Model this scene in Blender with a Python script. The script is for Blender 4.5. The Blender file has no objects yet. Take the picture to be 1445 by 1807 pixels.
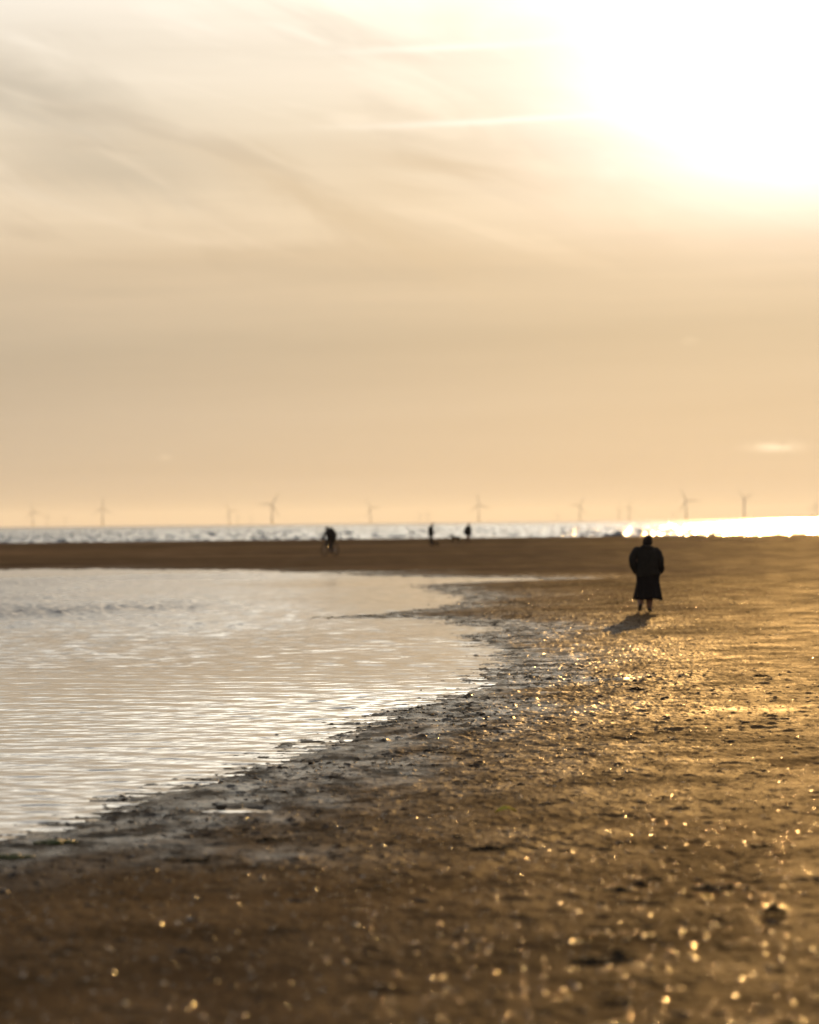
import bpy, bmesh, math, random
import numpy as np
from mathutils import Vector, Matrix

rng = np.random.default_rng(7)
random.seed(7)
SC = bpy.context.scene
COL = SC.collection
PI = math.pi
CAMZ = 2.1                     # eye height above the pool's water level
FPX = 5118.0                   # focal length in pixels of the photograph
PITCH = (922.0 - 903.5) / FPX
ROLL = math.radians(0.575)
SEA_Z = -0.25

# ------------------------------------------------------------------ helpers
def R(d): return math.radians(d)

FW = Vector((0, math.cos(PITCH), math.sin(PITCH)))
RT0 = Vector((1, 0, 0)); UP0 = RT0.cross(FW)
RT = (RT0 * math.cos(ROLL) - UP0 * math.sin(ROLL)).normalized()
UP = RT.cross(FW).normalized()

def px_dir(px, py):
    d = FW + RT * ((px - 722.5) / FPX) + UP * (-(py - 903.5) / FPX)
    return d.normalized()

def px_ground(px, py, z=0.0):
    d = px_dir(px, py)
    t = (z - CAMZ) / d.z
    return Vector((d.x * t, d.y * t, z))

def px_at(px, py, dist):
    d = px_dir(px, py)
    t = dist / d.y
    return Vector((0, 0, CAMZ)) + d * t

def tag(o, label=None, cat=None, group=None, kind=None):
    if label: o['label'] = label
    if cat: o['category'] = cat
    if group: o['group'] = group
    if kind: o['kind'] = kind
    return o

def empty(name, loc, rz=0.0):
    o = bpy.data.objects.new(name, None)
    COL.objects.link(o)
    o.location = loc
    o.rotation_euler = (0, 0, rz)
    o.empty_display_size = 0.2
    return o

def link_mesh(name, me, mat=None, parent=None):
    o = bpy.data.objects.new(name, me)
    COL.objects.link(o)
    if mat: me.materials.append(mat)
    if parent: o.parent = parent
    return o

def smooth(me):
    me.polygons.foreach_set('use_smooth', np.ones(len(me.polygons), dtype=bool))
    me.update()

def quads_mesh(name, co, quads):
    me = bpy.data.meshes.new(name)
    n = len(co); m = len(quads)
    me.vertices.add(n)
    me.vertices.foreach_set('co', np.ascontiguousarray(co, dtype=np.float32).ravel())
    me.loops.add(m * 4)
    me.loops.foreach_set('vertex_index', np.ascontiguousarray(quads, dtype=np.int32).ravel())
    me.polygons.add(m)
    me.polygons.foreach_set('loop_start', np.arange(0, m * 4, 4, dtype=np.int32))
    me.polygons.foreach_set('loop_total', np.full(m, 4, dtype=np.int32))
    me.update(calc_edges=True)
    smooth(me)
    return me

def grid_quads(nr, nc):
    i = np.arange(nr * nc, dtype=np.int32).reshape(nr, nc)
    return np.stack([i[:-1, :-1], i[:-1, 1:], i[1:, 1:], i[1:, :-1]], -1).reshape(-1, 4)

# value noise on numpy arrays
_tabs = {}
def vnoise(x, y, seed=0):
    if seed not in _tabs:
        _tabs[seed] = np.random.default_rng(1000 + seed).random((256, 256)).astype(np.float32)
    T = _tabs[seed]
    xi = np.floor(x); yi = np.floor(y)
    fx = (x - xi).astype(np.float32); fy = (y - yi).astype(np.float32)
    fx = fx * fx * (3 - 2 * fx); fy = fy * fy * (3 - 2 * fy)
    xi = xi.astype(np.int64) & 255; yi = yi.astype(np.int64) & 255
    x1 = (xi + 1) & 255; y1 = (yi + 1) & 255
    a = T[xi, yi]; b = T[x1, yi]; c = T[xi, y1]; d = T[x1, y1]
    return (a + (b - a) * fx) * (1 - fy) + (c + (d - c) * fx) * fy

def fbm(x, y, seed=0, octv=4, gain=0.5):
    s = 0.0; amp = 1.0; tot = 0.0
    ca, sa = math.cos(0.6), math.sin(0.6)
    x, y = x * 0.9211 - y * 0.3894 + 31.7, x * 0.3894 + y * 0.9211 + 12.3
    for k in range(octv):
        s = s + amp * vnoise(x, y, seed + k)
        tot += amp; amp *= gain
        x, y = (x * ca - y * sa) * 2.03 + 17.3, (x * sa + y * ca) * 2.03 + 5.7
    return s / tot - 0.5

def sstep(a, b, x):
    t = np.clip((x - a) / (b - a), 0, 1)
    return t * t * (3 - 2 * t)

# ------------------------------------------------------------------ materials
def new_mat(name):
    m = bpy.data.materials.new(name)
    m.use_nodes = True
    return m, m.node_tree.nodes, m.node_tree.links, m.node_tree.nodes['Principled BSDF']

def simple_mat(name, color, rough=0.7, spec=0.4, noise=0.25, scale=12.0, bump=0.0, metallic=0.0):
    m, n, l, b = new_mat(name)
    tc = n.new('ShaderNodeTexCoord')
    nt = n.new('ShaderNodeTexNoise'); nt.inputs['Scale'].default_value = scale; nt.inputs['Detail'].default_value = 5
    l.new(tc.outputs['Object'], nt.inputs['Vector'])
    cr = n.new('ShaderNodeValToRGB')
    lo = tuple(c * (1 - noise) for c in color); hi = tuple(min(1, c * (1 + noise)) for c in color)
    cr.color_ramp.elements[0].color = (*lo, 1); cr.color_ramp.elements[1].color = (*hi, 1)
    cr.color_ramp.elements[0].position = 0.3; cr.color_ramp.elements[1].position = 0.7
    l.new(nt.outputs['Fac'], cr.inputs['Fac'])
    l.new(cr.outputs['Color'], b.inputs['Base Color'])
    b.inputs['Roughness'].default_value = rough
    b.inputs['Specular IOR Level'].default_value = spec
    b.inputs['Metallic'].default_value = metallic
    if bump:
        bp = n.new('ShaderNodeBump'); bp.inputs['Strength'].default_value = bump; bp.inputs['Distance'].default_value = 0.02
        l.new(nt.outputs['Fac'], bp.inputs['Height']); l.new(bp.outputs['Normal'], b.inputs['Normal'])
    return m

def sand_material():
    m, n, l, b = new_mat('damp_sand')
    geo = n.new('ShaderNodeNewGeometry')
    wet = n.new('ShaderNodeAttribute'); wet.attribute_name = 'wet'
    n1 = n.new('ShaderNodeTexNoise'); n1.inputs['Scale'].default_value = 0.9; n1.inputs['Detail'].default_value = 6
    n2 = n.new('ShaderNodeTexNoise'); n2.inputs['Scale'].default_value = 28.0; n2.inputs['Detail'].default_value = 3
    n3 = n.new('ShaderNodeTexNoise'); n3.inputs['Scale'].default_value = 90.0; n3.inputs['Detail'].default_value = 2
    for q in (n1, n2, n3): l.new(geo.outputs['Position'], q.inputs['Vector'])
    add = n.new('ShaderNodeMath'); add.operation = 'ADD'
    l.new(n1.outputs['Fac'], add.inputs[0]); l.new(n2.outputs['Fac'], add.inputs[1])
    half = n.new('ShaderNodeMath'); half.operation = 'MULTIPLY'; half.inputs[1].default_value = 0.5
    l.new(add.outputs[0], half.inputs[0])
    dry = n.new('ShaderNodeValToRGB')
    dry.color_ramp.elements[0].position = 0.32; dry.color_ramp.elements[0].color = (*SAND_LO, 1)
    dry.color_ramp.elements[1].position = 0.68; dry.color_ramp.elements[1].color = (*SAND_HI, 1)
    bm_ = n.new('ShaderNodeMapping'); bm_.inputs['Scale'].default_value = (0.025, 0.16, 1)
    l.new(geo.outputs['Position'], bm_.inputs['Vector'])
    nb = n.new('ShaderNodeTexNoise'); nb.inputs['Scale'].default_value = 1.0; nb.inputs['Detail'].default_value = 4
    l.new(bm_.outputs['Vector'], nb.inputs['Vector'])
    bsum = n.new('ShaderNodeMath'); bsum.operation = 'MULTIPLY_ADD'; bsum.inputs[1].default_value = 1.5
    bsub = n.new('ShaderNodeMath'); bsub.operation = 'SUBTRACT'; bsub.inputs[1].default_value = 0.75
    l.new(half.outputs[0], bsub.inputs[0]); l.new(nb.outputs['Fac'], bsum.inputs[0]); l.new(bsub.outputs[0], bsum.inputs[2])
    l.new(bsum.outputs[0], dry.inputs['Fac'])
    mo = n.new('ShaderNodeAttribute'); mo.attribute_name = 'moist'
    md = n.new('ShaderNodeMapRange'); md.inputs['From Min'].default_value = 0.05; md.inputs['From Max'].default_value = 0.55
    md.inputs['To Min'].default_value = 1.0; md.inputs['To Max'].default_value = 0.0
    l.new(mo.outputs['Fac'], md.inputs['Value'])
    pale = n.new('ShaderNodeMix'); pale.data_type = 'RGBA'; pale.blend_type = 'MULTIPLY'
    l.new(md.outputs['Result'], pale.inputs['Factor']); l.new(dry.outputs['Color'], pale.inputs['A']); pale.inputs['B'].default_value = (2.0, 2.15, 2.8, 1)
    mix = n.new('ShaderNodeMix'); mix.data_type = 'RGBA'
    l.new(wet.outputs['Fac'], mix.inputs['Factor'])
    l.new(pale.outputs['Result'], mix.inputs['A'])
    mix.inputs['B'].default_value = (0.045, 0.029, 0.015, 1)
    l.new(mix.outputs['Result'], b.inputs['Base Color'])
    # moisture patches make the gloss uneven
    rr = n.new('ShaderNodeMapRange'); rr.inputs['From Min'].default_value = 0.35; rr.inputs['From Max'].default_value = 0.65
    rr.inputs['To Min'].default_value = 0.50; rr.inputs['To Max'].default_value = 0.70
    l.new(n2.outputs['Fac'], rr.inputs['Value'])
    rm = n.new('ShaderNodeMix'); rm.data_type = 'FLOAT'
    l.new(wet.outputs['Fac'], rm.inputs['Factor']); l.new(rr.outputs['Result'], rm.inputs['A']); rm.inputs['B'].default_value = 0.19
    l.new(rm.outputs['Result'], b.inputs['Roughness'])
    sl = n.new('ShaderNodeMix'); sl.data_type = 'FLOAT'
    l.new(wet.outputs['Fac'], sl.inputs['Factor']); sl.inputs['A'].default_value = 0.30; sl.inputs['B'].default_value = 0.30
    l.new(sl.outputs['Result'], b.inputs['Specular IOR Level'])
    b.inputs['Specular Tint'].default_value = (1.0, 0.86, 0.62, 1)
    bs = n.new('ShaderNodeMix'); bs.data_type = 'FLOAT'
    l.new(wet.outputs['Fac'], bs.inputs['Factor']); bs.inputs['A'].default_value = 0.55; bs.inputs['B'].default_value = 0.35
    bp = n.new('ShaderNodeBump'); bp.inputs['Distance'].default_value = 0.012
    l.new(bs.outputs['Result'], bp.inputs['Strength'])
    hsum = n.new('ShaderNodeMath'); hsum.operation = 'MULTIPLY_ADD'; hsum.inputs[1].default_value = 0.4
    l.new(n3.outputs['Fac'], hsum.inputs[0]); l.new(n2.outputs['Fac'], hsum.inputs[2])
    l.new(hsum.outputs[0], bp.inputs['Height'])
    l.new(bp.outputs['Normal'], b.inputs['Normal'])
    # dry grains scatter light evenly; the water film between them adds gloss
    df = n.new('ShaderNodeBsdfDiffuse'); df.inputs['Roughness'].default_value = 0.6
    l.new(mix.outputs['Result'], df.inputs['Color']); l.new(bp.outputs['Normal'], df.inputs['Normal'])
    film = n.new('ShaderNodeMix'); film.data_type = 'FLOAT'
    fm = n.new('ShaderNodeMapRange'); fm.inputs['From Min'].default_value = 0.42; fm.inputs['From Max'].default_value = 0.62
    fm.inputs['To Min'].default_value = 0.05; fm.inputs['To Max'].default_value = 0.30
    l.new(half.outputs[0], fm.inputs['Value'])
    l.new(wet.outputs['Fac'], film.inputs['Factor']); fmm = n.new('ShaderNodeMath'); fmm.operation = 'MULTIPLY'
    l.new(fm.outputs['Result'], fmm.inputs[0]); l.new(mo.outputs['Fac'], fmm.inputs[1]); l.new(fmm.outputs[0], film.inputs['A']); pm = n.new('ShaderNodeMapping'); pm.inputs['Scale'].default_value = (2.6, 1.5, 1)
    l.new(geo.outputs['Position'], pm.inputs['Vector'])
    pn = n.new('ShaderNodeTexNoise'); pn.inputs['Scale'].default_value = 1.0; pn.inputs['Detail'].default_value = 5; pn.inputs['Roughness'].default_value = 0.6
    l.new(pm.outputs['Vector'], pn.inputs['Vector'])
    pr = n.new('ShaderNodeMapRange'); pr.inputs['From Min'].default_value = 0.40; pr.inputs['From Max'].default_value = 0.62
    pr.inputs['To Min'].default_value = 0.08; pr.inputs['To Max'].default_value = 0.62
    l.new(pn.outputs['Fac'], pr.inputs['Value']); l.new(pr.outputs['Result'], film.inputs['B'])
    ms = n.new('ShaderNodeMixShader')
    l.new(film.outputs['Result'], ms.inputs[0]); l.new(df.outputs[0], ms.inputs[1]); l.new(b.outputs[0], ms.inputs[2])
    out = [q for q in n if q.type == 'OUTPUT_MATERIAL'][0]
    l.new(ms.outputs[0], out.inputs['Surface'])
    return m

def water_material(name, base, rough, sx, sy, strength, dist, detail=3.0):
    m, n, l, b = new_mat(name)
    geo = n.new('ShaderNodeNewGeometry')
    mp = n.new('ShaderNodeMapping'); mp.inputs['Scale'].default_value = (sx, sy, 1)
    l.new(geo.outputs['Position'], mp.inputs['Vector'])
    nt = n.new('ShaderNodeTexNoise'); nt.inputs['Scale'].default_value = 1.0; nt.inputs['Detail'].default_value = detail
    l.new(mp.outputs['Vector'], nt.inputs['Vector'])
    bp = n.new('ShaderNodeBump'); bp.inputs['Strength'].default_value = strength; bp.inputs['Distance'].default_value = dist
    l.new(nt.outputs['Fac'], bp.inputs['Height']); l.new(bp.outputs['Normal'], b.inputs['Normal'])
    b.inputs['Base Color'].default_value = (*base, 1)
    b.inputs['Roughness'].default_value = rough
    b.inputs['IOR'].default_value = 1.333
    return m

SAND_LO = (0.084, 0.046, 0.019)
SAND_HI = (0.172, 0.091, 0.033)

# ------------------------------------------------------------------ camera, sun, sky
SUN_DIR = px_dir(1425, 150)
SUN_EL = math.asin(SUN_DIR.z)
SUN_AZ = math.atan2(SUN_DIR.x, SUN_DIR.y)

def build_camera():
    cd = bpy.data.cameras.new('camera'); cam = bpy.data.objects.new('camera', cd)
    COL.objects.link(cam)
    mt = Matrix((( RT.x, UP.x, -FW.x, 0), (RT.y, UP.y, -FW.y, 0), (RT.z, UP.z, -FW.z, CAMZ), (0, 0, 0, 1)))
    cam.matrix_world = mt
    cd.sensor_fit = 'HORIZONTAL'; cd.sensor_width = 24.0; cd.lens = 24.0 * FPX / 1445.0
    cd.clip_start = 0.1; cd.clip_end = 120000
    cd.dof.use_dof = True
    cd.dof.focus_distance = 33.0
    cd.dof.aperture_fstop = 1.4
    cd.dof.aperture_blades = 0
    SC.camera = cam

def build_sun():
    ld = bpy.data.lights.new('sun', 'SUN'); ld.energy = 4.0; ld.angle = R(0.55); ld.color = (1.0, 0.55, 0.17)
    o = bpy.data.objects.new('sun', ld); COL.objects.link(o)
    o.rotation_euler = SUN_DIR.to_track_quat('Z', 'Y').to_euler()
    o.location = (30, 60, 40)

def build_world():
    w = bpy.data.worlds.new('World'); SC.world = w; w.use_nodes = True
    n, l = w.node_tree.nodes, w.node_tree.links
    n.clear()
    def M(op, a, b=None, c=None, clamp=False):
        q = n.new('ShaderNodeMath'); q.operation = op; q.use_clamp = clamp
        for i, v in enumerate((a, b, c)):
            if v is None: continue
            if isinstance(v, (int, float)): q.inputs[i].default_value = v
            else: l.new(v, q.inputs[i])
        return q.outputs[0]
    def ss(v, a, b):
        q = n.new('ShaderNodeMapRange'); q.interpolation_type = 'SMOOTHSTEP'
        l.new(v, q.inputs['Value']); q.inputs['From Min'].default_value = a; q.inputs['From Max'].default_value = b
        return q.outputs['Result']
    def noise(x, y, z=0.0, detail=4.0, rough=0.5, dist=0.0):
        cb = n.new('ShaderNodeCombineXYZ')
        for i, v in enumerate((x, y, z)):
            if isinstance(v, (int, float)): cb.inputs[i].default_value = v
            else: l.new(v, cb.inputs[i])
        q = n.new('ShaderNodeTexNoise'); q.inputs['Scale'].default_value = 1.0
        q.inputs['Detail'].default_value = detail; q.inputs['Roughness'].default_value = rough; q.inputs['Distortion'].default_value = dist
        l.new(cb.outputs[0], q.inputs['Vector'])
        return q.outputs['Fac']
    def mixc(f, a, b, blend='MIX'):
        q = n.new('ShaderNodeMix'); q.data_type = 'RGBA'; q.blend_type = blend
        if isinstance(f, (int, float)): q.inputs['Factor'].default_value = f
        else: l.new(f, q.inputs['Factor'])
        for k, v in (('A', a), ('B', b)):
            if isinstance(v, tuple): q.inputs[k].default_value = (*v, 1)
            else: l.new(v, q.inputs[k])
        return q.outputs['Result']
    tc = n.new('ShaderNodeTexCoord')
    sp = n.new('ShaderNodeSeparateXYZ'); l.new(tc.outputs['Generated'], sp.inputs[0])
    X, Y, Z = sp.outputs
    az = M('MULTIPLY', M('ARCTAN2', X, Y), 180 / PI)
    el = M('MULTIPLY', M('ARCSINE', Z), 180 / PI)
    # --- veil of thin high cloud lit by the low sun: colour by elevation
    bands = noise(M('MULTIPLY', az, 0.05), M('MULTIPLY', el, 0.75), 3.0, 5, 0.55)
    elw = M('ADD', el, M('MULTIPLY', M('SUBTRACT', bands, 0.5), 1.5))
    cr = n.new('ShaderNodeValToRGB')
    l.new(M('DIVIDE', M('ADD', elw, 2.0), 92.0), cr.inputs['Fac'])
    keys = [(-2, (.50, .41, .31)), (0.2, (.50, .41, .31)), (1.5, (.465, .39, .302)), (2.5, (.435, .367, .288)), (3.6, (.425, .36, .28)), (4.5, (.49, .40, .30)), (5.2, (.585, .465, .335)),
            (6.5, (.70, .575, .425)), (8.2, (.77, .675, .54)), (10.3, (.83, .765, .67)), (14, (.95, .90, .80)), (19, (.75, .74, .72)), (26, (.38, .43, .50)), (36, (.22, .29, .39)), (90, (.14, .21, .33))]
    e = cr.color_ramp.elements
    for i, (v, c) in enumerate(keys):
        pos = (v + 2) / 92.0
        if i == 0: k = e[0]; k.position = pos
        elif i == len(keys) - 1: k = e[1] if len(e) == 2 else e[len(e) - 1]; k.position = pos
        else: k = e.new(pos)
        k.color = (*c, 1)
    col = cr.outputs['Color']
    band2 = M('ADD', 1.0, M('MULTIPLY', M('SUBTRACT', bands, 0.5), 0.40))
    bc = n.new('ShaderNodeCombineXYZ')
    for i_ in range(3): l.new(band2, bc.inputs[i_])
    col = mixc(1.0, col, bc.outputs[0], 'MULTIPLY')
    # --- wisps that slope down to the right
    a = R(19)
    pa = M('SUBTRACT', M('MULTIPLY', az, math.cos(a)), M('MULTIPLY', el, math.sin(a)))
    pb = M('ADD', M('MULTIPLY', az, math.sin(a)), M('MULTIPLY', el, math.cos(a)))
    wz = noise(M('MULTIPLY', pa, 0.16), M('MULTIPLY', pb, 0.62), 1.7, 5, 0.55, 0.6)
    wy = noise(M('MULTIPLY', pa, 0.22), M('MULTIPLY', pb, 0.9), 9.2, 6, 0.58, 0.9)
    region = M('MULTIPLY', ss(el, 4.2, 6.0), M('SUBTRACT', 1.0, ss(el, 30, 60)))
    leftish = M('SUBTRACT', 1.0, M('MULTIPLY', ss(az, -2.0, 4.0), 0.75))
    dark = M('MULTIPLY', M('MULTIPLY', ss(wz, 0.50, 0.66), region), leftish)
    # two wisps that stand out: a grey bank at the left, a thinner streak in the middle
    def blob(u0, v0, slope, ru, rv):
        du = M('SUBTRACT', az, u0)
        dv = M('ADD', M('SUBTRACT', el, v0), M('MULTIPLY', du, slope))
        dvn = M('ADD', dv, M('MULTIPLY', M('SUBTRACT', wy, 0.5), 2.6))
        r2 = M('ADD', M('POWER', M('DIVIDE', du, ru), 2), M('POWER', M('DIVIDE', dvn, rv), 2))
        return M('EXPONENT', M('MULTIPLY', r2, -1.0))
    b1 = blob(-7.6, 8.45, 0.26, 2.4, 0.55)
    b2 = blob(-5.8, 6.9, 0.14, 2.0, 0.5)
    b3 = blob(-1.3, 5.9, 0.42, 2.3, 0.36)
    b4 = blob(1.0, 6.7, 0.06, 1.6, 0.3)
    col = mixc(M('MULTIPLY', dark, 0.55), col, mixc(1.0, col, (.74, .72, .72), 'MULTIPLY'))
    gsum = M('ADD', M('MULTIPLY', b1, 0.6), M('MULTIPLY', b2, 0.5), clamp=True)
    col = mixc(gsum, col, (.42, .375, .31))
    bsum = M('ADD', M('MULTIPLY', b3, 0.65), M('MULTIPLY', b4, 0.6), clamp=True)
    col = mixc(bsum, col, (.54, .42, .29))
    light = M('MULTIPLY', ss(wy, 0.50, 0.70), region)
    col = mixc(M('MULTIPLY', light, 0.8), col, mixc(1.0, col, (1.14, 1.15, 1.17), 'MULTIPLY'))
    # two thin bright contrails near the sun, and small low clouds
    def streak(u0, v0, slope, ru, rv, sharp=1.0):
        du = M('SUBTRACT', az, u0)
        dv = M('SUBTRACT', M('SUBTRACT', el, v0), M('MULTIPLY', du, slope))
        dv = M('ADD', dv, M('MULTIPLY', M('SUBTRACT', wy, 0.5), 0.10))
        r2 = M('ADD', M('POWER', M('DIVIDE', du, ru), 2), M('POWER', M('DIVIDE', dv, rv), 2))
        return M('EXPONENT', M('MULTIPLY', r2, -1.0))
    s1 = streak(0.8, 9.30, 0.035, 1.9, 0.07)
    s2 = streak(1.6, 7.86, 0.030, 2.2, 0.06)
    col = mixc(M('MULTIPLY', M('ADD', s1, s2), 0.55, clamp=True), col, (1.05, 1.0, .90))
    puff = noise(M('MULTIPLY', az, 2.2), M('MULTIPLY', el, 5.0), 4.0, 4, 0.6)
    c1 = M('ADD', M('MULTIPLY', streak(7.2, 1.40, 0.0, 0.42, 0.085), 1.2), M('MULTIPLY', streak(5.55, 3.50, 0.0, .12, .06), .5))
    c1 = M('ADD', c1, M('MULTIPLY', streak(-4.8, 1.32, 0.0, .12, .05), .25))
    c1 = M('MULTIPLY', c1, ss(puff, 0.30, 0.55), clamp=True)
    col = mixc(M('MULTIPLY', c1, 0.8), col, (.92, .80, .60))
    # --- brightness round the veiled sun, then an added glow higher up
    u = M('SUBTRACT', az, math.degrees(SUN_AZ)); v = M('SUBTRACT', el, math.degrees(SUN_EL))
    vd = M('MINIMUM', v, 0.0); vu = M('MAXIMUM', v, 0.0)
    wob = M('MULTIPLY', M('SUBTRACT', wy, 0.5), 3.0)
    r_in = M('SQRT', M('ADD', M('POWER', M('DIVIDE', u, 4.5), 2),
                       M('ADD', M('POWER', M('DIVIDE', vd, 2.35), 2), M('POWER', M('DIVIDE', vu, 6.0), 2))))
    r_in = M('ADD', r_in, M('MULTIPLY', wob, 0.12))
    g1 = M('EXPONENT', M('MULTIPLY', M('POWER', M('MAXIMUM', r_in, 0.0), 1.8), -1.55))
    r_out = M('SQRT', M('ADD', M('POWER', M('DIVIDE', u, 10.0), 2), M('POWER', M('DIVIDE', v, 6.0), 2)))
    g2 = M('EXPONENT', M('MULTIPLY', M('POWER', r_out, 1.5), -1.2))
    glow = mixc(1.0, mixc(1.0, (1.2, 1.2, 1.4), g1, 'MULTIPLY'), mixc(1.0, (.035, .034, .028), g2, 'MULTIPLY'), 'ADD')
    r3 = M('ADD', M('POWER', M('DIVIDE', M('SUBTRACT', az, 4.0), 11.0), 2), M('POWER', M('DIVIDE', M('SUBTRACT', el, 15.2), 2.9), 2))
    g_pool_fill = M('EXPONENT', M('MULTIPLY', r3, -1.0))  # made-up bright sky patch above the view, added to brighten the pool's reflection
    glow = mixc(1.0, glow, mixc(1.0, (5.0, 4.45, 3.5), g_pool_fill, 'MULTIPLY'), 'ADD')
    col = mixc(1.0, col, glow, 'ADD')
    # --- clear sky behind the veil
    sky = n.new('ShaderNodeTexSky'); sky.sky_type = 'NISHITA'; sky.sun_disc = False
    sky.sun_elevation = SUN_EL; sky.sun_rotation = SUN_AZ
    sky.air_density = 1.0; sky.dust_density = 2.0; sky.ozone_density = 1.0
    b0 = n.new('ShaderNodeBackground'); b0.inputs['Strength'].default_value = 0.08; l.new(sky.outputs[0], b0.inputs['Color'])
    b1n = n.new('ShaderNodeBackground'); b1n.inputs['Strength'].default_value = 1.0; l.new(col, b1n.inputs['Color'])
    cover = M('SUBTRACT', 0.95, M('MULTIPLY', ss(el, 14, 50), 0.55))
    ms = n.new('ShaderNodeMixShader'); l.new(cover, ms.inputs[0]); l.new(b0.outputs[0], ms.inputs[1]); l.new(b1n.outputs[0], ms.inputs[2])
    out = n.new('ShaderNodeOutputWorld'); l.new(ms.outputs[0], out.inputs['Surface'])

# ------------------------------------------------------------------ shoreline of the pool
SHORE_PX = [(0, 1490), (60, 1474), (130, 1455), (200, 1432), (240, 1413), (300, 1397), (380, 1378), (450, 1358), (520, 1340), (560, 1325),
            (600, 1305), (650, 1283), (722, 1250), (790, 1230), (842, 1217), (872, 1185), (892, 1157), (870, 1142), (857, 1135), (827, 1122),
            (860, 1116), (887, 1112), (872, 1106), (797, 1100), (792, 1092), (722, 1091.2), (640, 1091.2), (570, 1090.5), (640, 1085.5), (700, 1080.5),
            (777, 1073), (812, 1064), (834, 1059), (800, 1050), (770, 1043), (747, 1038), (752, 1032), (850, 1027), (972, 1023), (960, 1021.5),
            (864, 1018.5), (722, 1018), (640, 1015), (570, 1014.3), (664, 1011), (498, 1009), (458, 1005.5), (200, 1005), (186, 1003.5), (0, 1005)]
SHORE = [px_ground(*p)[:2] for p in SHORE_PX]
SHORE += [(-30, 139), (-75, 120), (-70, 60), (-40, 24), (-12, 15.2), (-5, 17.3)]
SHORE = np.array(SHORE)

def shore_sd(x, y):
    """signed distance to the pool's edge in metres: positive on the sand"""
    best = np.full(x.shape, 1e9); inside = np.zeros(x.shape, bool)
    n = len(SHORE)
    for i in range(n):
        ax, ay = SHORE[i]; bx, by = SHORE[(i + 1) % n]
        ex, ey = bx - ax, by - ay
        t = np.clip(((x - ax) * ex + (y - ay) * ey) / (ex * ex + ey * ey), 0, 1)
        dx = x - ax - t * ex; dy = y - ay - t * ey
        best = np.minimum(best, dx * dx + dy * dy)
        c = ((ay > y) != (by > y)) & (x < ex * (y - ay) / (ey if ey else 1e-9) + ax)
        inside ^= c
    d = np.sqrt(best)
    return np.where(inside, -d, d)

PUD = px_ground(425, 1433)
def base_height(x, y):
    """ground height without the small lumps, and the signed distance it came from"""
    d = np.hypot(x, y)
    wx = x + 0.22 * (fbm(x * 0.7, y * 0.7, 40, 3)) ; wy = y + 0.55 * (fbm(x * 0.7 + 9, y * 0.35, 50, 3))
    sd = shore_sd(wx, wy)
    up = 0.016 * sstep(0.0, 0.3, sd) + 0.010 * np.minimum(sd, 3.0) + 0.11 * (1 - np.exp(-np.maximum(sd - 1.5, 0) / 5.0))
    z = np.where(sd > 0, up, np.maximum(0.03 * sd, -0.45))
    bank = sstep(142, 232, d)
    z = z + np.where(sd > 0, 1, 0) * 0.56 * bank
    z = z - 1.9 * sstep(246, 345, d)
    # low swells on the far bank
    z = z + 0.32 * fbm(x * 0.018, d * 0.085, 60, 3) * sstep(110, 160, d) * (1 - sstep(300, 330, d)) * (sd > 0)
    # the little hollow that holds a puddle
    q = ((x - PUD.x) / 0.36) ** 2 + ((y - PUD.y) / 0.30) ** 2
    z = z - 0.045 * np.exp(-q * 1.3)
    return z, sd

TRACK = [tuple(px_ground(*p, 0.1)[:2]) for p in ((760, 1600), (900, 1515), (1010, 1462), (1180, 1402), (1330, 1362), (1460, 1335))]

def ground_z(x, y):
    z, sd = base_height(np.array([float(x)]), np.array([float(y)]))
    return float(z[0])

def lumps(x, y, sd, d):
    fine = fbm(x * 12.0, y * 9.0, 3, 4, 0.6)
    ridg = fbm(x * 2.1, y * 3.0, 11, 3)
    xr, yr = x * 0.82 - y * 0.57 + 40.3, x * 0.57 + y * 0.82 + 11.9
    cast = np.maximum(vnoise(xr * 6.2 + 3, yr * 6.2, 21) - 0.70, 0) / 0.30
    cast2 = np.maximum(vnoise(yr * 16 + 7, xr * 16, 23) - 0.66, 0) / 0.34
    ripple = fbm(x * 1.6 + 0.3 * y, y * 7.0, 33, 3)
    # a faint pair of old tyre tracks
    for off in (0.0, 1.4):
        for (ax, ay), (bx, by) in zip(TRACK[:-1], TRACK[1:]):
            ex, ey = bx - ax, by - ay; L2 = ex * ex + ey * ey
            t = np.clip(((x - off - ax) * ex + (y - ay) * ey) / L2, 0, 1)
            q2 = (x - off - ax - t * ex) ** 2 + (y - ay - t * ey) ** 2
            ripple = ripple - 0.9 * np.exp(-q2 / 0.006)
    h = 0.019 * fine + 0.014 * ridg + 0.015 * ripple + 0.013 * cast ** 1.5 * (0.3 + 1.4 * vnoise(xr * .5, yr * .5, 24)) + 0.008 * cast2
    amp = 1.15 - 0.15 * sstep(-0.3, 3.5, sd)
    amp = amp * (1 - 0.55 * sstep(100, 180, d)) * (0.85 + 0.45 * sstep(16, 36, d))
    return h * amp

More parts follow.
